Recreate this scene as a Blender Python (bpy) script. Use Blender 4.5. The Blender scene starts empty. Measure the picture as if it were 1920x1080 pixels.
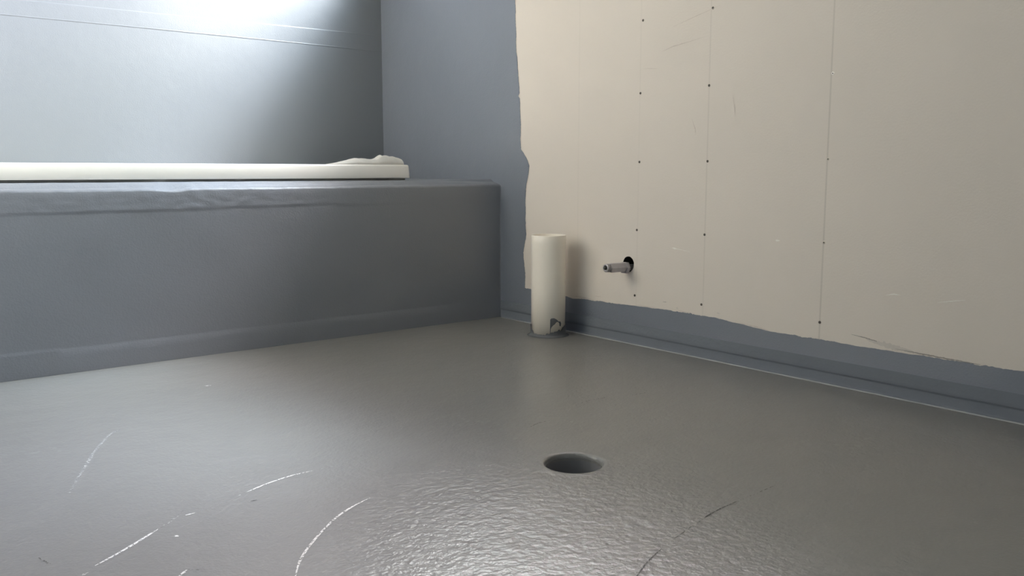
import bpy, bmesh, math, random
from mathutils import Vector, Matrix, noise
from mathutils.geometry import tessellate_polygon
random.seed(7)
S = bpy.context.scene
COL = S.collection

# ------------------------------------------------------------------ camera
W = 1.945      # right wall plane (x)
HY = 2.457     # front face of the bath plinth (y)
YB = 3.253     # back wall plane (y)
HT = .475      # plinth height at its front edge
HB = .4905     # plinth height under the bath rim
ZC = 2.4       # ceiling
XL, YF = -.24, -1.3   # left wall, front wall
f = 1648.0
pitch = math.atan(219 / f); yaw = math.radians(39.08)
Fw = Vector((math.sin(yaw)*math.cos(pitch), math.cos(yaw)*math.cos(pitch), -math.sin(pitch)))
Rt = Vector((math.cos(yaw), -math.sin(yaw), 0))
Up = Rt.cross(Fw)
cam = bpy.data.cameras.new('camera'); cam.sensor_width = 36; cam.lens = f/1920*36; cam.clip_start = .02
co = bpy.data.objects.new('camera', cam); COL.objects.link(co)
co.matrix_world = Matrix(((Rt.x, Up.x, -Fw.x, 0), (Rt.y, Up.y, -Fw.y, 0), (Rt.z, Up.z, -Fw.z, .52), (0, 0, 0, 1)))
S.camera = co

# ------------------------------------------------------------------ world (hazy sky, brightest low in the east) and window portal
EL0, EL1 = 54, 64          # the bright cloud bank fades out between these elevations
w = bpy.data.worlds.new('sky'); S.world = w; w.use_nodes = True
nt = w.node_tree; nt.nodes.clear()
def wn_(t, op=None, **k):
    n = nt.nodes.new(t)
    if op: n.operation = op
    return n
def wmath(op, a, b=None):
    n = wn_('ShaderNodeMath', op)
    for i, v in enumerate((a, b)):
        if v is None: continue
        if isinstance(v, (int, float)): n.inputs[i].default_value = v
        else: nt.links.new(v, n.inputs[i])
    return n.outputs[0]
def wrange(v, a, b, c, d, smooth=True):
    n = wn_('ShaderNodeMapRange')
    if smooth: n.interpolation_type = 'SMOOTHSTEP'
    for k, x in (('From Min', a), ('From Max', b), ('To Min', c), ('To Max', d)): n.inputs[k].default_value = x
    nt.links.new(v, n.inputs['Value']); return n.outputs[0]
out = wn_('ShaderNodeOutputWorld'); bg = wn_('ShaderNodeBackground'); tc = wn_('ShaderNodeTexCoord')
nrm = wn_('ShaderNodeVectorMath', 'NORMALIZE'); nt.links.new(tc.outputs['Generated'], nrm.inputs[0])
sep = wn_('ShaderNodeSeparateXYZ'); nt.links.new(nrm.outputs[0], sep.inputs[0])
X_, Y_, Z_ = sep.outputs
cut = wrange(Z_, math.sin(math.radians(EL0)), math.sin(math.radians(EL1)), 1, 0)
up = wrange(Z_, -.01, .05, .2, 1)
def lobe(az, el, half, colour, cloud=True):
    """soft bright patch of cloud at compass angle az (0 = +x) and elevation el"""
    a, e = math.radians(az), math.radians(el)
    d = wn_('ShaderNodeVectorMath', 'DOT_PRODUCT'); nt.links.new(nrm.outputs[0], d.inputs[0])
    d.inputs[1].default_value = (math.cos(a)*math.cos(e), math.sin(a)*math.cos(e), math.sin(e))
    k = math.log(2)/(1-math.cos(math.radians(half)))
    v = wmath('EXPONENT', wmath('MULTIPLY', wmath('SUBTRACT', d.outputs['Value'], 1.0), k))
    v = wmath('MULTIPLY', v, cut if cloud else up)
    if cloud: v = wmath('MULTIPLY', v, wrange(X_, 0, .1, 0, 1))
    c = wn_('ShaderNodeVectorMath', 'SCALE'); c.inputs[0].default_value = colour; nt.links.new(v, c.inputs['Scale'])
    return c.outputs[0]
def flat(v, colour):
    c = wn_('ShaderNodeVectorMath', 'SCALE'); c.inputs[0].default_value = colour; nt.links.new(wmath('MULTIPLY', v, up), c.inputs['Scale'])
    return c.outputs[0]
LOBES = [(-60, 30, 12, (52, 64, 72)), (-55, 36.5, 4.5, (165, 180, 184)), (-60, 22, 9, (74, 60, 50)),
         (-30, 10, 12, (86, 84, 108)), (-30, 30, 12, (80, 88, 82)), (-30, 51, 4, (122, 108, 104)),
         (0, 10, 12, (395, 405, 336)), (0, 22, 9, (10, 12, 50)), (0, 45, 7, (34, 44, 66)), (0, 51, 4, (215, 262, 285)),
         (30, 30, 12, (12, 14, 12)), (30, 45, 7, (82, 68, 74)), (60, 10, 12, (40, 28, 18)), (60, 22, 9, (345, 392, 380))]
EAST = (.8, 1.0, 1.2)
terms = [lobe(*q) for q in LOBES]
terms.append(flat(wrange(X_, 0, .25, 0, 1), EAST));
acc = terms[0]
for q in terms[1:]:
    v = wn_('ShaderNodeVectorMath', 'ADD'); nt.links.new(acc, v.inputs[0]); nt.links.new(q, v.inputs[1]); acc = v.outputs[0]
nt.links.new(acc, bg.inputs['Color']); bg.inputs['Strength'].default_value = 1
nt.links.new(bg.outputs[0], out.inputs[0])
w.cycles.sampling_method = 'MANUAL'; w.cycles.sample_map_resolution = 1024

WY0, WY1, WZ0, WZ1 = 1.3, 2.95, 1.45, 2.15      # the window opening in the right wall
pl = bpy.data.lights.new('window_portal', 'AREA'); pl.shape = 'RECTANGLE'
pl.size = WY1-WY0; pl.size_y = WZ1-WZ0; pl.cycles.is_portal = True
po = bpy.data.objects.new('window_portal', pl); COL.objects.link(po)
po.matrix_world = Matrix(((0, 0, 1, W+.135), (1, 0, 0, (WY0+WY1)/2), (0, 1, 0, (WZ0+WZ1)/2), (0, 0, 0, 1)))

DX0, DX1, DZ = -.1, .7, 2.05       # closed door behind the camera
S.view_settings.view_transform = 'Standard'; S.view_settings.look = 'None'
S.view_settings.gamma = 1; S.view_settings.use_curve_mapping = False
S.view_settings.exposure = 0.0
S.cycles.use_denoising = True
S.cycles.max_bounces = 10; S.cycles.diffuse_bounces = 7; S.cycles.sample_clamp_indirect = 6

# ------------------------------------------------------------------ materials
def mat(name, col, rough=.5, spec=.5, bump=(), var=.06, vscale=3, metal=0, ior=None, extra=None, patch=None):
    """procedural surface: slight colour mottling, layered noise bumps [(scale, distance, stretch)]"""
    m = bpy.data.materials.new(name); m.use_nodes = True
    n = m.node_tree.nodes; l = m.node_tree.links; b = n['Principled BSDF']
    b.inputs['Roughness'].default_value = rough; b.inputs['Specular IOR Level'].default_value = spec
    b.inputs['Metallic'].default_value = metal
    if ior: b.inputs['IOR'].default_value = ior
    g = n.new('ShaderNodeNewGeometry')
    nz = n.new('ShaderNodeTexNoise'); nz.inputs['Scale'].default_value = vscale; nz.inputs['Detail'].default_value = 6
    l.new(g.outputs['Position'], nz.inputs['Vector'])
    mx = n.new('ShaderNodeMix'); mx.data_type = 'RGBA'
    lo = [c*(1-var) for c in col]+[1]; hi = [min(1, c*(1+var)) for c in col]+[1]
    mx.inputs['A'].default_value = lo; mx.inputs['B'].default_value = hi
    l.new(nz.outputs['Fac'], mx.inputs['Factor'])
    cs = mx.outputs['Result']
    if extra: cs = extra(m, n, l, g, cs, b)
    l.new(cs, b.inputs['Base Color'])
    prev = None
    for sc, dist, st in bump:
        vec = g.outputs['Position']
        if st:
            vm = n.new('ShaderNodeVectorMath'); vm.operation = 'MULTIPLY'; vm.inputs[1].default_value = st
            l.new(vec, vm.inputs[0]); vec = vm.outputs[0]
        t = n.new('ShaderNodeTexNoise'); t.inputs['Scale'].default_value = sc; t.inputs['Detail'].default_value = 3
        l.new(vec, t.inputs['Vector'])
        bp = n.new('ShaderNodeBump'); bp.inputs['Strength'].default_value = 1; bp.inputs['Distance'].default_value = dist
        l.new(t.outputs['Fac'], bp.inputs['Height'])
        if patch and sc == patch[0]:      # this texture is strong only where the membrane was brushed on thickly
            dn = n.new('ShaderNodeVectorMath'); dn.operation = 'DISTANCE'; dn.inputs[1].default_value = patch[1]
            l.new(g.outputs['Position'], dn.inputs[0])
            pr = n.new('ShaderNodeMapRange'); pr.interpolation_type = 'SMOOTHSTEP'
            pr.inputs['From Min'].default_value = patch[2]; pr.inputs['From Max'].default_value = patch[3]
            pr.inputs['To Min'].default_value = 1; pr.inputs['To Max'].default_value = .22
            l.new(dn.outputs['Value'], pr.inputs['Value']); l.new(pr.outputs[0], bp.inputs['Strength'])
        if prev: l.new(prev, bp.inputs['Normal'])
        prev = bp.outputs['Normal']
    if prev: l.new(prev, b.inputs['Normal'])
    return m

def line_marks(ys, colour, amt, wd):
    """thin faint vertical pencil lines on the board at the given y"""
    def fn(m, n, l, g, cs, b):
        sp = n.new('ShaderNodeSeparateXYZ'); l.new(g.outputs['Position'], sp.inputs[0])
        tz = n.new('ShaderNodeTexNoise'); tz.inputs['Scale'].default_value = 4; l.new(g.outputs['Position'], tz.inputs['Vector'])
        for y0, a in ys:
            # slight lean of each line
            s1 = n.new('ShaderNodeMath'); s1.operation = 'SUBTRACT'; l.new(sp.outputs['Y'], s1.inputs[0]); s1.inputs[1].default_value = y0
            s2 = n.new('ShaderNodeMath'); s2.operation = 'ABSOLUTE'; l.new(s1.outputs[0], s2.inputs[0])
            r = n.new('ShaderNodeMapRange'); r.inputs['From Min'].default_value = 0; r.inputs['From Max'].default_value = wd
            r.inputs['To Min'].default_value = a; r.inputs['To Max'].default_value = 0; l.new(s2.outputs[0], r.inputs['Value'])
            mu = n.new('ShaderNodeMath'); mu.operation = 'MULTIPLY'; l.new(r.outputs[0], mu.inputs[0]); l.new(tz.outputs['Fac'], mu.inputs[1])
            mm = n.new('ShaderNodeMix'); mm.data_type = 'RGBA'; l.new(mu.outputs[0], mm.inputs['Factor'])
            l.new(cs, mm.inputs['A']); mm.inputs['B'].default_value = colour; cs = mm.outputs['Result']
        return cs
    return fn

def specks(col, thr, scale, amt):
    """small sparse dirt specks"""
    def fn(m, n, l, g, cs, b):
        t = n.new('ShaderNodeTexNoise'); t.inputs['Scale'].default_value = scale; t.inputs['Detail'].default_value = 4
        l.new(g.outputs['Position'], t.inputs['Vector'])
        t2 = n.new('ShaderNodeTexNoise'); t2.inputs['Scale'].default_value = 3.1; l.new(g.outputs['Position'], t2.inputs['Vector'])
        a = n.new('ShaderNodeMath'); a.operation = 'MULTIPLY'; l.new(t.outputs['Fac'], a.inputs[0]); l.new(t2.outputs['Fac'], a.inputs[1])
        r = n.new('ShaderNodeMapRange'); r.inputs['From Min'].default_value = thr; r.inputs['From Max'].default_value = thr+.03
        r.inputs['To Max'].default_value = amt; l.new(a.outputs[0], r.inputs['Value'])
        mm = n.new('ShaderNodeMix'); mm.data_type = 'RGBA'; l.new(r.outputs[0], mm.inputs['Factor'])
        l.new(cs, mm.inputs['A']); mm.inputs['B'].default_value = col; return mm.outputs['Result']
    return fn

GREY = (.168, .186, .226)
M = {}
M['floor'] = mat('floor_membrane', (.206, .203, .195), .33, .75, [(9, .003, None), (70, .0026, None), (170, .0006, None)], .07, 2.5,
                 extra=specks((.30, .30, .29, 1), .40, 60, .35), patch=(70, (.82, .86, 0), .22, .45))
M['paint'] = mat('wall_membrane_paint', GREY, .33, .9, [(7, .003, None), (260, .0006, None)], .05, 3)
M['back'] = mat('back_wall_membrane', (.178, .194, .220), 0.36, .5, [(5, .003, None), (300, .0004, None)], .04, 2)
M['hob'] = mat('plinth_membrane', (.198, .210, .240), .42, .7, [(8, .002, None), (220, .0006, None)], .06, 4)
M['bead'] = mat('bead_light_grey', (.38, .39, .40), .5, .4, [(60, .002, None)], .1, 20)  # light grey bead; its paler tone also holds the light it catches
M['board'] = mat('cream_board', (.725, .662, .595), .75, .25, [(200, .0003, None)], .03, 5,
                 extra=line_marks([(1.801, .16), (1.549, .36), (1.186, .62), (2.06, .16)], (.30, .27, .23, 1), 1, .0034))
M['smear'] = mat('thin_grey_smear', (.36, .33, .30), .6, .3, [], .2, 60)
M['edge_smear'] = mat('edge_smear', (.62, .57, .52), .6, .3, [], .1, 60)
M['mark'] = mat('pink_scuff', (.62, .55, .495), .7, .3, [], .1, 60)
M['fade'] = mat('pale_scuff', (.85, .82, .76), .7, .3, [], .05, 60)
M['white'] = mat('white_acrylic', (.92, .885, .825), .25, .5, [], .015, 8)
M['pvc'] = mat('cream_pvc', (.93, .865, .755), .35, .5, [(40, .0005, None)], .03, 12)
M['plaster'] = mat('offwhite_lining', (.62, .59, .53), .8, .3, [], .04, 2)
M['ceil'] = mat('ceiling_paint', (.60, .60, .60), .8, .3, [], .02, 2)
M['cove'] = mat('cove_membrane', (.150, .166, .196), .65, .3, [(120, .0006, None)], .06, 20)
M['collar'] = mat('dark_membrane', (.115, .12, .13), .6, .35, [(90, .001, None)], .1, 30)
M['dark'] = mat('dark_void', (.02, .019, .018), .8, .2)
M['pipein'] = mat('drain_pipe_grey', (.20, .20, .21), .45, .5)
M['steel'] = mat('dull_galvanised', (.46, .44, .46), .35, .5, [(300, .0005, None)], .15, 80, metal=.55)
M['brass'] = mat('dark_bore', (.06, .055, .045), .5, .4)
M['screw'] = mat('screw_dark', (.13, .115, .10), .5, .5, [], .2, 300, metal=.4)
M['screwp'] = mat('screw_pale', (.62, .56, .48), .4, .5, [], .15, 300, metal=.2)
M['screwb'] = mat('screw_bright', (.72, .70, .67), .28, .5, [], .1, 300, metal=.6)
M['hole'] = mat('screw_recess', (.05, .045, .04), .7, .2)
M['frame'] = mat('window_frame_white', (.8, .8, .79), .3, .5)
M['bondglue'] = mat('bedding_mortar', (.27, .26, .24), .7, .3, [(90, .002, None)], .3, 30)

def cloth_mat():
    m = mat('milky_sheet', (.80, .77, .72), .45, .4, [(60, .001, None)], .03, 20)
    b = m.node_tree.nodes['Principled BSDF']; b.inputs['Transmission Weight'].default_value = .12
    return m
M['sheet'] = cloth_mat()

def scratch(name, col, thr):
    """broken scratch: noise decides where the surface is scraped"""
    m = bpy.data.materials.new(name); m.use_nodes = True
    n = m.node_tree.nodes; l = m.node_tree.links; b = n['Principled BSDF']
    b.inputs['Base Color'].default_value = col; b.inputs['Roughness'].default_value = .6
    g = n.new('ShaderNodeNewGeometry'); t = n.new('ShaderNodeTexNoise'); t.inputs['Scale'].default_value = 220; t.inputs['Detail'].default_value = 2
    l.new(g.outputs['Position'], t.inputs['Vector'])
    r = n.new('ShaderNodeMapRange'); r.inputs['From Min'].default_value = thr; r.inputs['From Max'].default_value = thr+.08
    l.new(t.outputs['Fac'], r.inputs['Value']); l.new(r.outputs[0], b.inputs['Alpha'])
    return m
M['sw'] = scratch('white_scratch_glint', (.80, .80, .78, 1), .40)  # scuff marks, with the glint of stones put into their white
M['sf'] = scratch('faint_scratch', (.42, .42, .41, 1), .50)
M['sd'] = scratch('dark_scratch', (.05, .048, .045, 1), .40)
M['sdf'] = scratch('faint_dark_scratch', (.10, .095, .088, 1), .50)

def glass():
    m = bpy.data.materials.new('pane_glass'); m.use_nodes = True
    n = m.node_tree.nodes; l = m.node_tree.links; n.clear()
    o = n.new('ShaderNodeOutputMaterial'); t = n.new('ShaderNodeBsdfTransparent'); gl = n.new('ShaderNodeBsdfGlossy')
    gl.inputs['Roughness'].default_value = .02; mx = n.new('ShaderNodeMixShader'); mx.inputs[0].default_value = .07
    l.new(t.outputs[0], mx.inputs[1]); l.new(gl.outputs[0], mx.inputs[2]); l.new(mx.outputs[0], o.inputs[0])
    return m
M['glass'] = glass()

# ------------------------------------------------------------------ helpers
def link(name, bm, mats, parent=None, smooth=False, loc=None):
    me = bpy.data.meshes.new(name); bm.to_mesh(me); bm.free()
    for m in (mats if isinstance(mats, (list, tuple)) else [mats]): me.materials.append(m)
    if smooth:
        for p in me.polygons: p.use_smooth = True
    o = bpy.data.objects.new(name, me); COL.objects.link(o)
    if parent: o.parent = parent
    if loc: o.location = loc
    return o

def tag(o, label, cat, group=None):
    o['label'] = label; o['category'] = cat
    if group: o['group'] = group
    return o

def empty(name, loc, label, cat, group=None):
    o = bpy.data.objects.new(name, None); COL.objects.link(o); o.location = loc
    return tag(o, label, cat, group)

def struct(name, bm, mats, parent=None, smooth=False):
    o = link(name, bm, mats, parent, smooth)
    if not parent: o['kind'] = 'structure'
    return o

def box(bm, x0, x1, y0, y1, z0, z1, mi=0, bevel=0):
    v = [bm.verts.new((x, y, z)) for x in (x0, x1) for y in (y0, y1) for z in (z0, z1)]
    fs = []
    for a in ((0, 1, 3, 2), (4, 6, 7, 5), (0, 4, 5, 1), (2, 3, 7, 6), (0, 2, 6, 4), (1, 5, 7, 3)):
        fc = bm.faces.new([v[i] for i in a]); fc.material_index = mi; fs.append(fc)
    if bevel:
        es = list({e for fc in fs for e in fc.edges})
        bmesh.ops.bevel(bm, geom=es, offset=bevel, segments=3, affect='EDGES', profile=.5)
    return fs

def poly(bm, loops, fn, mi=0, flip=False):
    """fill a flat outline (first loop) with holes (rest); fn maps 2D to 3D"""
    pts = [p for lp in loops for p in lp]
    vs = [bm.verts.new(fn(*p)) for p in pts]
    tris = tessellate_polygon([[Vector((p[0], p[1], 0)) for p in lp] for lp in loops])
    for t in tris:
        a, b, c = t
        p, q, r = Vector(pts[a]), Vector(pts[b]), Vector(pts[c])
        ar = (q-p).cross(r-p)
        if abs(ar) < 1e-12: continue
        if (ar < 0) != flip: a, c = c, a
        try:
            fc = bm.faces.new((vs[a], vs[b], vs[c])); fc.material_index = mi
        except ValueError: pass
    return vs

def circle(cx, cy, r, n=48, jit=0, seed=0):
    return [(cx+(r*(1+jit*noise.noise(Vector((i*.7, seed, 0)))))*math.cos(2*math.pi*i/n),
             cy+(r*(1+jit*noise.noise(Vector((i*.7, seed, 0)))))*math.sin(2*math.pi*i/n)) for i in range(n)]

def lathe(bm, prof, n=48, mi=0, ax=None, close=False):
    """prof: list of (r, h) spun round local z, or mapped by ax(x,y,z)"""
    ax = ax or (lambda x, y, z: (x, y, z))
    rings = []
    for r, h in prof:
        rings.append([bm.verts.new(ax(r*math.cos(2*math.pi*i/n), r*math.sin(2*math.pi*i/n), h)) for i in range(n)])
    for a, b in zip(rings, rings[1:]):
        for i in range(n):
            fc = bm.faces.new((a[i], a[(i+1) % n], b[(i+1) % n], b[i])); fc.material_index = mi
    if close:
        for rg, rev in ((rings[0], True), (rings[-1], False)):
            fc = bm.faces.new(rg[::-1] if rev else rg); fc.material_index = mi
    return rings

def fbm(x, s, seed=0, o=4):
    v = 0; a = 1; t = 0
    for k in range(o):
        v += a*noise.noise(Vector((x*s, seed*3.7+k*9.1, .3))); t += a; a *= .55; s *= 2.1
    return v/t

def interp(pts, t):
    if t <= pts[0][0]: return pts[0][1]
    for (a, va), (b, vb) in zip(pts, pts[1:]):
        if t <= b: return va+(vb-va)*(t-a)/(b-a)
    return pts[-1][1]

# ------------------------------------------------------------------ floor
DRX, DRY, DRR = 1.047, 1.114, .0520
bm = bmesh.new()
ring = circle(DRX, DRY, DRR, 72, .015, 2)
outer = circle(DRX, DRY, .088, 72)
rect = [(XL, YF), (W+.02, YF), (W+.02, YB), (XL, YB)]
poly(bm, [rect, outer], lambda a, b: (a, b, 0))
prof = [(1.0, 0), (.75, -.0004), (.5, .0003), (.3, .0009), (.14, .0007), (.05, -.0006), (0, -.003), (-.02, -.008), (-.02, -.02)]
prev = None
for t, z in prof:
    cur = []
    for (ox, oy), (ix, iy) in zip(outer, ring):
        x = ix+(ox-ix)*t; y = iy+(oy-iy)*t
        cur.append(bm.verts.new((x, y, z)))
    if prev:
        for i in range(72):
            bm.faces.new((prev[i], prev[(i+1) % 72], cur[(i+1) % 72], cur[i])).smooth = True
    prev = cur
bmesh.ops.remove_doubles(bm, verts=bm.verts, dist=1e-5)
bmesh.ops.recalc_face_normals(bm, faces=bm.faces)
if sum(fc.normal.z*fc.calc_area() for fc in bm.faces) < 0: bmesh.ops.reverse_faces(bm, faces=bm.faces)
def ribbon(pts, wd, mi, z=.0003, taper=.35, seed=0):
    # resample and draw a thin flat strip of scraped membrane
    P = []
    for a, b in zip(pts, pts[1:]):
        a = Vector(a); b = Vector(b); k = max(2, int((b-a).length/.006))
        for i in range(k): P.append(a.lerp(b, i/k))
    P.append(Vector(pts[-1]))
    for _ in range(6 if len(P) > 6 else 0):
        Q = [P[0]]+[(P[i-1]+P[i]*2+P[i+1])/4 for i in range(1, len(P)-1)]+[P[-1]]; P = Q
    n = len(P); L = []
    for i, p in enumerate(P):
        d = (P[min(i+1, n-1)]-P[max(i-1, 0)]).normalized(); nn = Vector((-d.y, d.x))
        e = min(i, n-1-i)/max(1, (n-1)/2); h = wd/2*(taper+(1-taper)*min(1, e*2.5))*(1+.5*fbm(i*.3, 1, seed))
        L.append((bm.verts.new((*(p+nn*h), z)), bm.verts.new((*(p-nn*h), z))))
    for (a, b), (c, d) in zip(L, L[1:]):
        fc = bm.faces.new((a, b, d, c)); fc.material_index = mi
        fc.normal_update()
        if fc.normal.z < 0: fc.normal_flip()
SC = [  # strip width, kind (1 white, 2 faint light, 3 dark, 4 faint dark), course
 (.0038, 1, [(.4591, 1.0086), (.4835, 1.0489), (.5107, 1.0808), (.5502, 1.1187), (.5965, 1.1576), (.6363, 1.1804), (.6809, 1.1967)]),
 (.0030, 2, [(.6899, 1.1985), (.7116, 1.1931)]),
 (.0040, 1, [(.2462, 1.1912), (.2572, 1.1941)]),
 (.0040, 1, [(.2691, 1.2107), (.2902, 1.2227), (.3155, 1.2393), (.3396, 1.2563), (.3734, 1.282)]),
 (.0045, 2, [(.3765, 1.2845), (.4017, 1.3026), (.4286, 1.3349)]),
 (.0035, 2, [(.5088, 1.3335), (.5253, 1.3414)]),
 (.0034, 1, [(.5305, 1.3432), (.575, 1.3612), (.6233, 1.3723), (.6679, 1.3712)]),
 (.0030, 2, [(.6679, 1.3712), (.7076, 1.3679), (.7373, 1.3736)]),
 (.0030, 2, [(.801, 1.2349), (.8461, 1.2193), (.8996, 1.1974)]),
 (.0040, 2, [(.8827, 1.2221), (.9376, 1.1847), (.9838, 1.151)]),
 (.0060, 2, [(.3071, 1.5216), (.343, 1.6069), (.3914, 1.7168), (.447, 1.8222), (.4803, 1.8517)]),
 (.0045, 1, [(.3444, 1.1075), (.3593, 1.1211)]), (.0035, 1, [(.4198, 1.3091), (.4368, 1.3089)]),
 (.0060, 1, [(.7376, 2.0997), (.7527, 2.0943)]), (.0050, 2, [(1.6582, 1.6089), (1.6704, 1.5991)]),
 (.0060, 1, [(.3822, 1.2431), (.3875, 1.2364)]), (.0080, 2, [(1.5939, 1.9503), (1.6011, 1.9346)]),
 (.0080, 2, [(1.3493, 1.9016), (1.4093, 1.8614)]), (.0080, 2, [(1.1489, 2.0814), (1.2395, 1.9823)]),
 (.0060, 2, [(1.2252, 1.3216), (1.2147, 1.2699)]), (.0050, 2, [(1.5716, 2.1021), (1.6315, 2.0217)]),
 (.0018, 3, [(1.0261, .8034), (1.0758, .8121), (1.1261, .8144)]), (.0015, 4, [(1.1261, .8144), (1.1768, .8153), (1.2385, .8191)]),
 (.0030, 3, [(1.03, .8045), (1.06, .8095)]),
 (.0018, 4, [(.93, .7815), (.976, .7926), (1.0216, .8018)]), (.0022, 3, [(.8035, .7347), (.8506, .7571), (.8927, .7706)]),
 (.0025, 4, [(1.3201, 1.3981), (1.3643, 1.4097), (1.4259, 1.4026)]), (.0025, 4, [(1.4836, 1.3811), (1.5314, 1.3744)]),
 (.0022, 4, [(1.1224, 1.3303), (1.1643, 1.3456), (1.1921, 1.3434)]),
 (.0035, 3, [(.8556, .8854), (.8626, .8848)]), (.0035, 3, [(.8449, .8321), (.8471, .828)]), (.0040, 3, [(.961, .867), (.9632, .8625)]),
 (.0025, 4, [(.9266, .7145), (.9354, .7052)]), (.0025, 4, [(.9967, .7321), (1.0065, .7265)]),
 (.0025, 3, [(.5223, 1.3018), (.532, 1.2998)]), (.0018, 4, [(.216, 1.2852), (.2245, 1.253)]), (.0018, 4, [(.3599, 1.1227), (.3735, 1.1096)])]
for k, (wd, mi, pts) in enumerate(SC): ribbon(pts, wd, mi, .0003+.00001*k, seed=k)
struct('floor', bm, [M['floor'], M['sw'], M['sf'], M['sd'], M['sdf']])
# waste pipe under the hole
bm = bmesh.new()
lathe(bm, [(DRR-.0015, -.012), (DRR-.0015, -.30)], 64)
lathe(bm, [(DRR+.003, -.30), (DRR+.003, -.008), (DRR-.0015, -.008)], 64)
bm.faces.new([bm.verts.new(((DRR+.003)*math.cos(a*math.pi/16), (DRR+.003)*math.sin(a*math.pi/16), -.3)) for a in range(32)])
dr = link('drain_pipe', bm, M['pipein'], None, True, (DRX, DRY, 0))
tag(dr, 'open round floor drain hole with dark grey pipe sunk in the grey floor', 'drain')

# ------------------------------------------------------------------ right wall: board with window and fitting holes, grey membrane painted on it
FY, FZ = 1.836, .2375            # pipe stub position on the wall
X0 = W
bm = bmesh.new()
holeR = [(FY-.001+.0225*math.cos(t*math.pi/20)*(1+.05*fbm(t, .5, 3)), FZ+.0035+.0235*math.sin(t*math.pi/20)*(1+.05*fbm(t, .5, 5))) for t in range(40)]
win = [(WY0, WZ0), (WY1, WZ0), (WY1, WZ1), (WY0, WZ1)]
poly(bm, [[(YF, -.02), (YB+.02, -.02), (YB+.02, ZC), (YF, ZC)], holeR, win], lambda a, b: (X0, a, b), 0, True)
# thickness of the hole edge and the dark cavity behind it
a = [bm.verts.new((X0, y, z)) for y, z in holeR]; b = [bm.verts.new((X0+.01, y, z)) for y, z in holeR]
for i in range(40):
    bm.faces.new((a[i], a[(i+1) % 40], b[(i+1) % 40], b[i])).material_index = 2
c = [bm.verts.new((X0+.075, y, z)) for y, z in holeR]
for i in range(40):
    bm.faces.new((b[i], b[(i+1) % 40], c[(i+1) % 40], c[i])).material_index = 2
bm.faces.new(c).material_index = 2
# window reveal and outer skin
xo = X0+.13
rv = [(WY0, WZ0), (WY1, WZ0), (WY1, WZ1), (WY0, WZ1)]
for i in range(4):
    (y0, z0), (y1, z1) = rv[i], rv[(i+1) % 4]
    bm.faces.new([bm.verts.new(p) for p in ((X0, y0, z0), (X0, y1, z1), (xo, y1, z1), (xo, y0, z0))]).material_index = 3
poly(bm, [[(YF, -.02), (YB+.1, -.02), (YB+.1, ZC+.1), (YF, ZC+.1)], win], lambda a, b: (xo, a, b), 3)
# the painted area: tall corner strip plus low strip along the floor, one jagged outline
EP = [(.714, .109), (.81, .108), (.988, .107), (1.09, .105), (1.179, .106), (1.318, .106), (1.40, .112), (1.46, .116), (1.525, .120), (1.60, .1205), (1.66, .120),
      (1.75, .118), (1.851, .115), (1.95, .1125), (2.02, .1115), (2.078, .108), (2.12, .112), (2.18, .115), (2.25, .116), (2.322, .118)]
def low(y):
    return interp(EP, y) + .004*fbm(y, 22, 1) + .0016*fbm(y, 150, 2)*(1+1.2*math.sin(y*17))
EV = [(.118, 2.322), (.17, 2.322), (.24, 2.331), (.304, 2.316), (.40, 2.322), (.46, 2.318), (.50, 2.308), (.54, 2.300), (.57, 2.318), (.594, 2.344), (.64, 2.347), (.70, 2.349), (.765, 2.352), (.774, 2.362), (.785, 2.353), (.86, 2.362), (.93, 2.370), (1.093, 2.377), (1.44, 2.39)]
def vert(z):
    return interp(EV, z)+.005*fbm(z, 20, 4)+.0024*fbm(z, 160, 6)
out2 = [(YB, 0), (YB, ZC), (WY1+.04, ZC), (WY1+.04, WZ0-.012)]
z = WZ0-.012
while z > .118:
    out2.append((vert(z), z)); z -= .0022
y = 2.318
while y > YF:
    out2.append((y, low(y))); y -= .0024 if y > .5 else .03
out2 += [(YF, .107), (YF, 0)]
poly(bm, [out2], lambda a, b: (X0-.0009, a, b), 1, True)
# thin smears of membrane beyond the brushed edge, and scuffs on the board
def wstrip(pts, mi, seed, x=.0012):
    P = []
    for (y0, z0, h0), (y1, z1, h1) in zip(pts, pts[1:]):
        k = max(2, int(abs(y1-y0)/.002+abs(z1-z0)/.002))
        for i in range(k): t = i/k; P.append((y0+(y1-y0)*t, z0+(z1-z0)*t, h0+(h1-h0)*t))
    P.append(pts[-1]); L = []
    vertical = abs(pts[-1][1]-pts[0][1]) > abs(pts[-1][0]-pts[0][0])
    for i, (y, z, h) in enumerate(P):
        j = .5*h*fbm(i*.37, 1, seed); hh = h*(1+.9*fbm(i*.61, 1, seed+9))/2; z2 = z+j
        if vertical: L.append((bm.verts.new((X0-x, y+j+hh, z)), bm.verts.new((X0-x, y+j-hh, z))))
        else: L.append((bm.verts.new((X0-x, y, z2+hh)), bm.verts.new((X0-x, y, z2-hh))))
    for (a, b), (c, d) in zip(L, L[1:]):
        fc = bm.faces.new((a, b, d, c)); fc.material_index = mi; fc.normal_update()
        if fc.normal.x > 0: fc.normal_flip()
wstrip([(1.10, .1315, .0006), (1.06, .1275, .003), (1.035, .124, .002)], 4, 1)
wstrip([(1.06, .124, .003), (1.02, .1195, .011), (.98, .115, .010), (.945, .111, .005)], 5, 2, .0011)
wstrip([(.99, .1135, .0006), (.93, .1115, .003), (.86, .1095, .003), (.80, .109, .0006)], 4, 3)
wstrip([(1.66, .1245, .0004), (1.62, .1225, .0016), (1.575, .1215, .0006)], 6, 4)
wstrip([(2.075, .117, .001), (2.03, .1165, .0035), (1.98, .1145, .001)], 6, 5)
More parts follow.
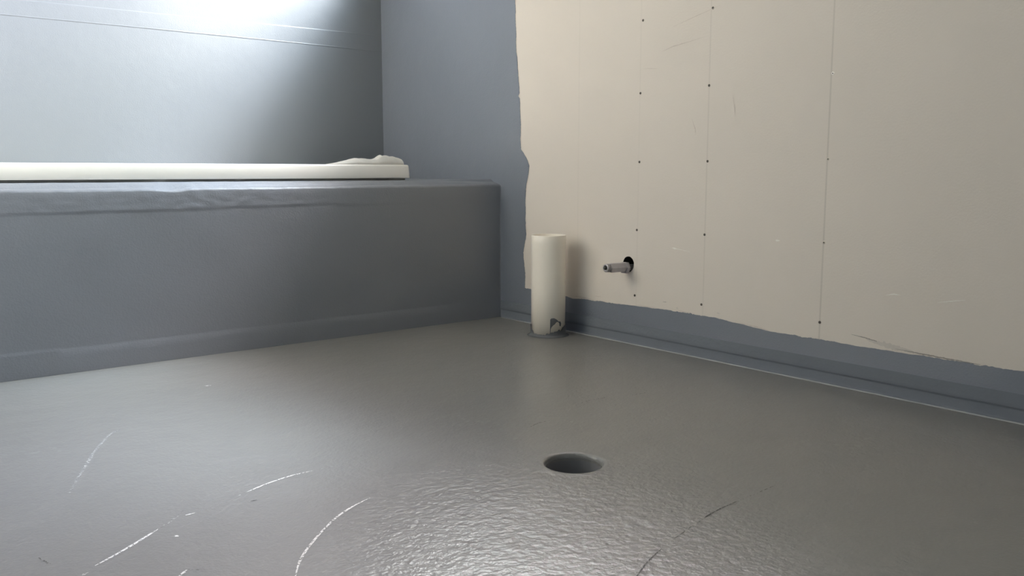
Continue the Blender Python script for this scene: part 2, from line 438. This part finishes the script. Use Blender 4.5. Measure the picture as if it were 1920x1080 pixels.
wstrip([(1.80, .1205, .0003), (1.76, .1205, .0022), (1.70, .1195, .0004)], 6, 6)
wstrip([(1.42, .116, .0004), (1.37, .1125, .0022), (1.33, .108, .0004)], 6, 6)
wstrip([(1.98, .1275, .0003), (1.96, .128, .0018), (1.94, .127, .0003)], 6, 7)
wstrip([(1.695, .142, .0004), (1.685, .142, .0018), (1.68, .142, .0003)], 4, 8)
wstrip([(1.645, .130, .0004), (1.640, .129, .006), (1.636, .129, .0004)], 5, 9)
wstrip([(1.50, .1335, .0004), (1.495, .133, .004), (1.488, .133, .0004)], 5, 11)
wstrip([(1.72, .856, .0006), (1.68, .866, .0032), (1.62, .873, .0016), (1.57, .880, .0004)], 6, 12)
wstrip([(1.68, .92, .0005), (1.60, .938, .0020), (1.52, .955, .0004)], 6, 13)
wstrip([(1.79, .815, .0003), (1.76, .813, .0016), (1.73, .81, .0003)], 6, 14)
wstrip([(1.470, .72, .0004), (1.462, .685, .003), (1.46, .665, .0004)], 6, 15)
wstrip([(1.605, .665, .0004), (1.592, .635, .0035), (1.59, .62, .0004)], 6, 16)
wstrip([(1.665, .302, .0008), (1.655, .301, .0045), (1.645, .300, .0012), (1.60, .295, .0008)], 7, 17)
wstrip([(1.322, .344, .0012), (1.316, .344, .0055), (1.309, .344, .001)], 7, 18)
wstrip([(1.02, .235, .0006), (1.0, .240, .003), (.985, .239, .0006)], 7, 19)
wstrip([(.90, .232, .0006), (.87, .238, .0022), (.84, .244, .0006)], 7, 20)
wstrip([(2.165, 1.11, .004), (2.16, 1.085, .010), (2.158, 1.070, .002)], 5, 22)
struct('wall_right', bm, [M['board'], M['paint'], M['dark'], M['plaster'], M['smear'], M['edge_smear'], M['mark'], M['fade']])

# windows: frame, mullion and panes
def window(name, xw, y0_, y1_, z0_, z1_, split):
    wn = bpy.data.objects.new(name, None); COL.objects.link(wn); wn['kind'] = 'structure'
    bm = bmesh.new(); fw = .035
    for y0, y1, z0, z1 in ((y0_, y1_, z0_, z0_+fw), (y0_, y1_, z1_-fw, z1_), (y0_, y0_+fw, z0_+fw, z1_-fw), (y1_-fw, y1_, z0_+fw, z1_-fw)):
        box(bm, xw-.02, xw+.02, y0, y1, z0, z1)
    link('window_frame', bm, M['frame'], wn)
    cuts = [(y0_+fw, y1_-fw)]
    if split:
        bm = bmesh.new(); ym = (y0_+y1_)/2; box(bm, xw-.02, xw+.02, ym-.018, ym+.018, z0_+fw, z1_-fw)
        link('mullion', bm, M['frame'], wn)
        cuts = [(y0_+fw, ym-.018), (ym+.018, y1_-fw)]
    for y0, y1 in cuts:
        bm = bmesh.new(); box(bm, xw-.002, xw+.002, y0, y1, z0_+fw, z1_-fw)
        link('pane', bm, M['glass'], wn)
window('window_1', X0+.085, WY0, WY1, WZ0, WZ1, True)

# ------------------------------------------------------------------ back wall with the raised edges of the membrane tape
bm = bmesh.new()
zs = [0, .3, .5, .7, .9, .99, 1.0]
k = 1.0
while k < 1.095: k += .0008; zs.append(k)
zs += [1.15, 1.5, 2.0, ZC]
nx = 70; G = []
for i in range(nx+1):
    x = XL+(W+.13-XL)*i/nx; col = []
    for z in zs:
        zl = 1.010+.004*math.sin(x*1.3)+.0015*fbm(x, 3, 2); zu = 1.066+.010*(x-.9)+.0012*fbm(x, 3, 4)
        d = 0
        d += .0016*max(0, 1-abs(z-zl)/.0022)
        if z > zl: d += .0005
        if z > zu: d -= .0012*min(1, (z-zu)/.002)
        col.append(bm.verts.new((x, YB-d, z)))
    G.append(col)
for i in range(nx):
    for j in range(len(zs)-1):
        bm.faces.new((G[i][j], G[i+1][j], G[i+1][j+1], G[i][j+1])).smooth = True
struct('wall_back', bm, M['back'])
# slim bump of membrane low on the wall, a smooth lump
def solid_wall(name, boxes, m):
    bm = bmesh.new()
    for bx in boxes: box(bm, *bx)
    return struct(name, bm, m)
bm = bmesh.new()
box(bm, XL-.1, XL, 2.05, YB+.1, -.02, ZC)
box(bm, XL-.1, XL, YF-.1, 2.05, -.02, ZC, 1)  # unseen near part, coloured dark grey to cut bounce onto the right wall
struct('wall_left', bm, [M['board'], M['paint']])
solid_wall('wall_front', [(XL, DX0, YF-.1, YF, -.02, ZC), (DX1, W+.13, YF-.1, YF, -.02, ZC), (DX0, DX1, YF-.1, YF, DZ, ZC)], M['paint'])  # unseen wall, coloured dark grey to keep this end of the room dim
solid_wall('ceiling', [(XL-.1, W+.13, YF-.1, YB+.1, ZC, ZC+.1)], M['ceil'])

# closed door in the front wall, behind the camera
bm = bmesh.new(); box(bm, DX0+.03, DX1-.03, YF-.07, YF-.03, .008, DZ-.03)
d = struct('door_1', bm, M['ceil'])
bm = bmesh.new()
box(bm, DX0, DX0+.028, YF-.1, YF+.012, 0, DZ); box(bm, DX1-.028, DX1, YF-.1, YF+.012, 0, DZ); box(bm, DX0+.028, DX1-.028, YF-.1, YF+.012, DZ-.028, DZ)
link('door_frame', bm, M['frame'], d)
bm = bmesh.new(); lathe(bm, [(.026, 0), (.026, .006), (.009, .008), (.009, .045), (.0001, .045)], 24, 0, lambda x, y, z: (DX0+.09+x, YF-.03+z, 1.02+y))
box(bm, DX0+.08, DX0+.20, YF+.008, YF+.022, 1.011, 1.029, 0, .005)
link('door_handle', bm, M['steel'], d)

# cove fillet at the foot of the right wall, and its paler bead
bm = bmesh.new()
pr = [(0, .060), (.0009, .050), (.0020, .038), (.0024, .031), (.0020, .0285), (.0004, .027), (.0004, .024), (.0012, .018), (.0016, .006), (.0028, .0012), (.0090, .0004)]
n = 240; rows = []
for i in range(n+1):
    y = YF+(HY-YF)*i/n; o = .0012*fbm(y, 6, 8)
    rows.append([bm.verts.new((W-.0009-a, y, b+o*(1 if b > .01 else 0))) for a, b in pr])
for a, b in zip(rows, rows[1:]):
    for j in range(len(pr)-1): bm.faces.new((a[j], a[j+1], b[j+1], b[j])).smooth = True
struct('trim_1', bm, M['cove'])
bm = bmesh.new(); rows = []
pr = [(.0095, .0004), (.0100, .0016), (.0115, .0024), (.0135, .0024), (.0152, .0014), (.0160, .0004)]
n = 300
for i in range(n+1):
    y = YF+(2.44-YF)*i/n; o = .0012*fbm(y, 5, 3); s = 1+.25*fbm(y, 12, 5)-.5*max(0, (y-1.9)/.55)
    c0 = .0125
    rows.append([bm.verts.new((W-(c0+(a-c0)*s)+o, y, b*s)) for a, b in pr])
for a, b in zip(rows, rows[1:]):
    for j in range(len(pr)-1): bm.faces.new((a[j], a[j+1], b[j+1], b[j])).smooth = True
struct('trim_2', bm, M['bead'])

# ------------------------------------------------------------------ bath plinth (grey coated, lumpy front edge)
bm = bmesh.new()
prof = []   # (y offset from HY toward room negative, z)
z = 0
while z < .455:
    prof.append(('f', z)); z += .004 if (.045 < z < .085 or .39 < z < .45) else .02
NR = 7
for k in range(NR+1): prof.append(('r', k/NR))
for d in (.012, .016, .020, .025, .030, .035, .040, .052): prof.append(('t', d))
n = 420; rows = []
RR = .009
def rise(t): q = min(1, max(0, (t-.009)/.030)); return q*(1.5-.5*q)
for i in range(n+1):
    x = XL+.001+(W-.0025-XL)*i/n
    e1 = .064+.003*fbm(x, 3, 1)+(.004 if x < .5 else 0); e2 = .412+.006*fbm(x, 2.5, 3)+.014*max(0, (x-.6))*(1 if x < 1.3 else 0)*.4
    lump = .0022*fbm(x, 7, 5)+.0016*fbm(x, 26, 7)
    lump -= .005*math.exp(-((x-.80)/.035)**2)
    fade = 1-min(1, max(0, (x-1.2)/.3))
    row = []
    def face_off(z):
        o = .0
        if z < e1: o += .0011*min(1, (e1-z)/.0035)
        if z > e2: o += (.0008+.0010*fade)*min(1, (z-e2)/.004)
        o += .0012*noise.noise(Vector((x*6, z*9, 1)))
        if z > e2-.01: o += .0010*fade*noise.noise(Vector((x*30, z*70, 4)))
        o += .0042*math.exp(-(((x-.585)/.006)**2+((z-.274)/.004)**2))
        return o
    for kd, t in prof:
        if kd == 'f': row.append(bm.verts.new((x, HY-face_off(t), t)))
        elif kd == 'r':
            an = t*math.pi/2; zt = HT+lump
            row.append(bm.verts.new((x, HY-face_off(.46)*(1-t)+RR-RR*math.cos(an), zt-RR+RR*math.sin(an))))
        else:
            row.append(bm.verts.new((x, HY+t, HT+(HB-HT)*rise(t)*(1-.55*min(1, max(0, (x-1.60)/.3))*(1-max(0, (t-.040)/.012)))+lump*max(0, 1-(t-.009)/.03)+.0012*fade*noise.noise(Vector((x*24, t*60, 8)))*(1 if t < .05 else 0))))
    rows.append(row)
for a, b in zip(rows, rows[1:]):
    for j in range(len(prof)-1): bm.faces.new((a[j], b[j], b[j+1], a[j+1])).smooth = True
# flat top behind the edge, cut out for the tub, and the inner sides of the cut-out
BX0, BX1, BY0, BY1 = -.19, 1.585, HY+.065, YB-.03
poly(bm, [[(XL+.001, HY+.052), (W-.0015, HY+.052), (W-.0015, YB-.003), (XL+.001, YB-.003)], [(BX0+.04, BY0+.03), (BX1-.04, BY0+.03), (BX1-.04, BY1-.03), (BX0+.04, BY1-.03)]], lambda a, b: (a, b, HB))
cut = [(BX0+.04, BY0+.03), (BX1-.04, BY0+.03), (BX1-.04, BY1-.03), (BX0+.04, BY1-.03)]
for i in range(4):
    (x0, y0), (x1, y1) = cut[i], cut[(i+1) % 4]
    bm.faces.new([bm.verts.new(p) for p in ((x0, y0, HB), (x1, y1, HB), (x1, y1, 0), (x0, y0, 0))])
# close the block: underside, back and both ends
poly(bm, [[(XL+.001, HY-.002), (W-.0015, HY-.002), (W-.0015, YB-.003), (XL+.001, YB-.003)], cut], lambda a, b: (a, b, 0), 0, True)
bm.faces.new([bm.verts.new(p) for p in ((XL+.001, YB-.003, 0), (XL+.001, YB-.003, HB), (W-.0015, YB-.003, HB), (W-.0015, YB-.003, 0))])
for row, xe in ((rows[0], XL+.001), (rows[-1], W-.0015)):
    bm.faces.new([bm.verts.new(v.co) for v in row]+[bm.verts.new((xe, YB-.003, HB)), bm.verts.new((xe, YB-.003, 0))])
bmesh.ops.remove_doubles(bm, verts=bm.verts, dist=2e-5)
pn = link('bath_plinth', bm, M['hob'])
tag(pn, 'long low dark grey coated plinth with lumpy top edge, carrying the white bath', 'plinth')

# ------------------------------------------------------------------ bath tub: rim with turned-down lip, sloping basin
TX0, TX1, TY0, TY1, TZ = -.21, 1.603, 2.508, YB-.004, .5415
def rrect(x0, x1, y0, y1, r, k=8):
    pts = []
    for cx, cy, a0 in ((x1-r, y0+r, -90), (x1-r, y1-r, 0), (x0+r, y1-r, 90), (x0+r, y0+r, 180)):
        for i in range(k+1):
            a = math.radians(a0+90*i/k); pts.append((cx+r*math.cos(a), cy+r*math.sin(a)))
    return pts
bm = bmesh.new()
lv = []
def lvl(ins, z, r, extra=(0, 0)): lv.append((rrect(TX0+ins+extra[0], TX1-ins-extra[1], TY0+ins, TY1-ins, r), z))
lvl(.006, .4975, .008); lvl(.0008, .4975, .011); lvl(0, .4985, .012)
lvl(.0025, TZ-.006, .012); lvl(.0036, TZ-.0022, .012); lvl(.0060, TZ-.0006, .012); lvl(.010, TZ, .014)
lvl(.055, TZ-.001, .10); lvl(.066, TZ-.004, .10); lvl(.074, TZ-.016, .10); lvl(.095, TZ-.12, .11, (.05, .02)); lvl(.12, TZ-.33, .12, (.16, .04)); lvl(.15, TZ-.395, .12, (.22, .07)); lvl(.19, TZ-.41, .10, (.25, .09))
rr = []
for pts, z in lv: rr.append([bm.verts.new((x, y, z)) for x, y in pts])
for a, b in zip(rr, rr[1:]):
    m = len(a)
    for i in range(m): bm.faces.new((a[i], a[(i+1) % m], b[(i+1) % m], b[i])).smooth = True
bm.faces.new(rr[-1])
tub = empty('bathtub', ((TX0+TX1)/2, (TY0+TY1)/2, HB), 'white drop-in bathtub, its long flat rim resting on the grey plinth', 'bathtub')
def child(name, bm, m, parent, smooth=True):
    o = link(name, bm, m, parent, smooth); o.location = -Vector(parent.location); return o
t = child('tub_shell', bm, M['white'], tub)
# timber and mortar bed the lip stands on, set back under it
bm = bmesh.new(); rows = []
n = 260
for i in range(n+1):
    x = TX0+.01+(TX1-.018-TX0-.01)*i/n; o = .0015*fbm(x, 8, 2)+.0008*fbm(x, 40, 4)
    q = .0
    for c, s, h in ((.79, .02, .006), (.575, .010, .003), (1.01, .012, .004)): q += h*math.exp(-((x-c)/s)**2)
    y0 = TY0+.011+o-q
    rows.append([bm.verts.new(p) for p in ((x, y0, HB+.0004), (x, y0-.002, HB+.003), (x, y0-.001-q*.4, .4974), (x, y0+.03, .4974), (x, y0+.03, HB+.0004))])
for a, b in zip(rows, rows[1:]):
    for j in range(5): bm.faces.new((a[j], b[j], b[(j+1) % 5], a[(j+1) % 5])).smooth = j in (0, 1)
bm.faces.new(rows[0]); bm.faces.new(rows[-1][::-1])
child('bedding_strip', bm, M['bondglue'], tub)
bm = bmesh.new()
lathe(bm, [(.0, .002), (.018, .003), (.031, .002), (.033, .0)], 40)
o = child('waste_outlet', bm, M['steel'], tub); o.location = Vector((1.22, (TY0+TY1)/2, TZ-.41))-Vector(tub.location)

# crumpled sheet lying on the rim
bm = bmesh.new()
TOP = [(1.322, 0), (1.345, .004), (1.39, .0140), (1.410, .0180), (1.425, .0185), (1.45, .0165), (1.470, .0150), (1.485, .0180), (1.497, .0245), (1.507, .0285), (1.52, .0290), (1.545, .0265), (1.565, .0215), (1.578, .0165), (1.5815, .011), (1.580, .004), (1.579, 0)]
nu, nv = 90, 34; G = []
for i in range(nu+1):
    t = i/nu*(len(TOP)-1); k = min(int(t), len(TOP)-2); fr = t-k
    x = TOP[k][0]+(TOP[k+1][0]-TOP[k][0])*fr; h = TOP[k][1]+(TOP[k+1][1]-TOP[k][1])*fr
    col = []
    for j in range(nv+1):
        s = j/nv; dome = min(1, (1-abs(2*s-1))*3.2)**.55
        y = 2.520+.048*s+.004*noise.noise(Vector((x*25, s*2, 3)))+.012*(x-1.45)*(s-.5)
        zz = h*dome*(.96+.20*noise.noise(Vector((x*35+s*2.5, s*4.5, 1))))
        # a soft fold running across the right hump
        zz -= .0035*math.exp(-((x-1.528+.05*(s-.35))/.008)**2)*min(1, s*3)*(1 if h > .01 else 0)
        col.append(bm.verts.new((x+.0025*noise.noise(Vector((x*9, s*6, 7))), y, TZ+.0006+max(0, zz))))
    G.append(col)
for i in range(nu):
    for j in range(nv): bm.faces.new((G[i][j], G[i+1][j], G[i+1][j+1], G[i][j+1])).smooth = True
sh = link('crumpled_sheet', bm, M['sheet'])
md = sh.modifiers.new('thick', 'SOLIDIFY'); md.thickness = .0008; md.offset = 1
tag(sh, 'small crumpled off-white sheet lying on the bath rim near its right end', 'sheet')

# ------------------------------------------------------------------ waste pipe standing up from the floor
PX, PY, PR, PH = 1.840, 2.082, .0552, .3205
bm = bmesh.new()
lathe(bm, [(PR-.004, .001), (PR-.004, PH-.001), (PR-.003, PH), (PR-.001, PH), (PR, PH-.001), (PR, PH-.03), (PR-.0006, .15), (PR-.0012, .001), (PR-.004, .001)], 72)
pp = empty('waste_pipe', (PX, PY, 0), 'cream plastic waste pipe standing upright from the floor, grey membrane round its foot', 'pipe')
link('pipe_tube', bm, M['pvc'], pp, True)
# collar of membrane: foot flare plus jagged top edge
bm = bmesh.new()
vd = math.atan2(-PY, -PX)      # direction to where one stands
N = 288
AN = [(-180, .012), (-120, .030), (-95, .034), (-80, .030), (-68, .022), (-58, .017), (-54, .010), (-30, .009), (-8, .009), (-5, .013), (4, .012), (8, .016), (22, .018), (30, .020), (38, .026), (44, .020), (55, .030), (66, .034), (90, .040), (130, .03), (180, .012)]
top = []
for i in range(N):
    d = i*360/N-180
    top.append(interp(AN, d)+.003*fbm(i*.25, 1, 3)+.0016*fbm(i*1.3, 1, 5))
def PP(d, r, z): a = vd+math.radians(d); return (r*math.cos(a), r*math.sin(a), z)
lev = []
for i in range(N):
    d = i*360/N-180
    h = max(.006, top[i]); o = []
    for r, z in ((PR+.012, .0003), (PR+.007, .0009), (PR+.003, .0026), (PR+.0012, .0050), (PR+.0008, (h+.0055)/2), (PR+.0007, h)):
        o.append(bm.verts.new(PP(d, r, z)))
    lev.append(o)
for i in range(N):
    a, b = lev[i], lev[(i+1) % N]
    for j in range(5): bm.faces.new((a[j], b[j], b[j+1], a[j+1])).smooth = True
# curved splash reaching up the front of the pipe, left-hand stroke and a hook to the right
def patch(outline):
    # outline in (angle, height): filled in small columns
    pts = outline
    d0 = min(p[0] for p in pts); d1 = max(p[0] for p in pts); st = .6
    for c in range(int((d1-d0)/st)):
        dd = d0+c*st; hs = []
        def cross(dq):
            r = []
            for (a, za), (b, zb) in zip(pts, pts[1:]+pts[:1]):
                if (a-dq)*(b-dq) < 0: r.append(za+(zb-za)*(dq-a)/(b-a))
            return sorted(r)
        A, B = cross(dd+1e-4), cross(dd+st-1e-4)
        if len(A) != len(B): B = A
        for k in range(0, len(A)-1, 2):
            f4 = [bm.verts.new(PP(q, PR+.0008, z)) for q, z in ((dd, A[k]), (dd+st, B[k]), (dd+st, B[k+1]), (dd, A[k+1]))]
            bm.faces.new(f4)
patch([(6, .012), (6.4, .058), (10, .062), (19, .0625), (28, .058), (36, .051), (44, .050), (47, .043), (45, .034), (40, .036), (38, .046), (33, .050), (27, .049), (22, .043), (17, .040), (11, .034), (8, .027), (7.2, .012)])
link('membrane_collar', bm, M['collar'], pp)

# ------------------------------------------------------------------ threaded pipe stub projecting from the wall
st = empty('pipe_stub', (W, FY, FZ), 'grey metal hexagonal water pipe stub poking out of a hole in the cream wall', 'pipe fitting')
tilt = Matrix.Rotation(math.radians(1.5), 3, 'Y')
def axm(x, y, z): v = tilt @ Vector((-z, x, y)); return tuple(v)
bm = bmesh.new()
lathe(bm, [(.0135, .014), (.0152, .016), (.0152, .080), (.0140, .0835), (.0085, .0845)], 6, 0, axm)
for v in bm.verts: v.co.z -= .005
link('hex_body', bm, M['steel'], st)
bm = bmesh.new()
R0 = [(.0112, .078)]
for k in range(5): R0 += [(.0122, .083+k*.0022), (.0112, .0841+k*.0022)]
R0 += [(.0122, .0945), (.0112, .0965), (.0064, .0968), (.0060, .090)]
lathe(bm, R0, 32, 0, axm)
for v in bm.verts: v.co.z -= .005
link('threaded_end', bm, M['steel'], st, True)
bm = bmesh.new()
lathe(bm, [(.0048, .088), (.0048, .1010), (.0030, .1022), (.0003, .1024)], 24, 0, axm)
for v in bm.verts: v.co.z -= .005
link('plug', bm, M['brass'], st, True)
bm = bmesh.new()
lathe(bm, [(.0095, -.070), (.0105, -.060), (.0105, .004), (.0175, .006), (.0190, .009), (.0190, .019), (.0175, .021), (.0112, .0215)], 6, 0, axm)
for v in bm.verts: v.co.z -= .007
link('back_nut', bm, M['steel'], st)

# ------------------------------------------------------------------ screws in the board, rows 200 mm apart
def make_screw(kind):
    """countersunk head sitting in a small recess"""
    o = empty('screw', (0, 0, 0), 'screw', 'screw')
    def ax(x, y, z): return (-z, x, y)
    bm = bmesh.new()
    lathe(bm, [(.0003, .0004), (.0018, .0005), (.0034, .0009), (.0037, .0005), (.0038, -.0008), (.0016, -.004), (.0016, -.020), (.0002, -.022)], 20, 0, ax)
    link('screw_head', bm, M[kind], o, True)
    bm = bmesh.new()
    for a in (0, 1):
        box(bm, -.00115, -.0006, -.0021 if a else -.0005, .0021 if a else .0005, -.0005 if a else -.0021, .0005 if a else .0021)
    link('cross_slot', bm, M['hole'], o)
    return o
protos = {}
def copy_screw(kind, first):
    if first: return make_screw(kind)
    src = protos[kind]; r = src.copy(); COL.objects.link(r)
    for ch in src.children:
        c = ch.copy(); COL.objects.link(c); c.parent = r
    return r
cols = [('column nearest the upright pipe', [(1.807, .148), (1.803, .346), (1.798, .547), (1.799, .746), (1.794, .952)]),
        ('middle column', [(1.554, .150), (1.550, .346), (1.547, .547), (1.549, .750), (1.544, .952)]),
        ('column furthest right', [(1.186, .149), (1.185, .347), (1.184, .549), (1.182, .751)])]
RN = {5: ['lowest', 'second lowest', 'middle', 'second highest', 'highest'], 4: ['lowest', 'second lowest', 'third from bottom', 'highest']}
pale = {(2, 1): 'screwp', (2, 2): 'screwp', (2, 3): 'screwb'}
for ci, (cn, pts) in enumerate(cols):
    for k, (y, z) in enumerate(pts):
        kd = pale.get((ci, k), 'screw')
        s = copy_screw(kd, kd not in protos)
        if kd not in protos: protos[kd] = s
        s.location = (W, y, z); s.rotation_euler = (random.uniform(-.8, .8), 0, 0)
        look = {'screw': 'dark', 'screwp': 'pale cream', 'screwb': 'shiny bright'}[kd]
        tag(s, '%s screw head in the cream board, %s of the %s' % (look, RN[len(pts)][k], cn), 'screw', 'screws in the cream board')
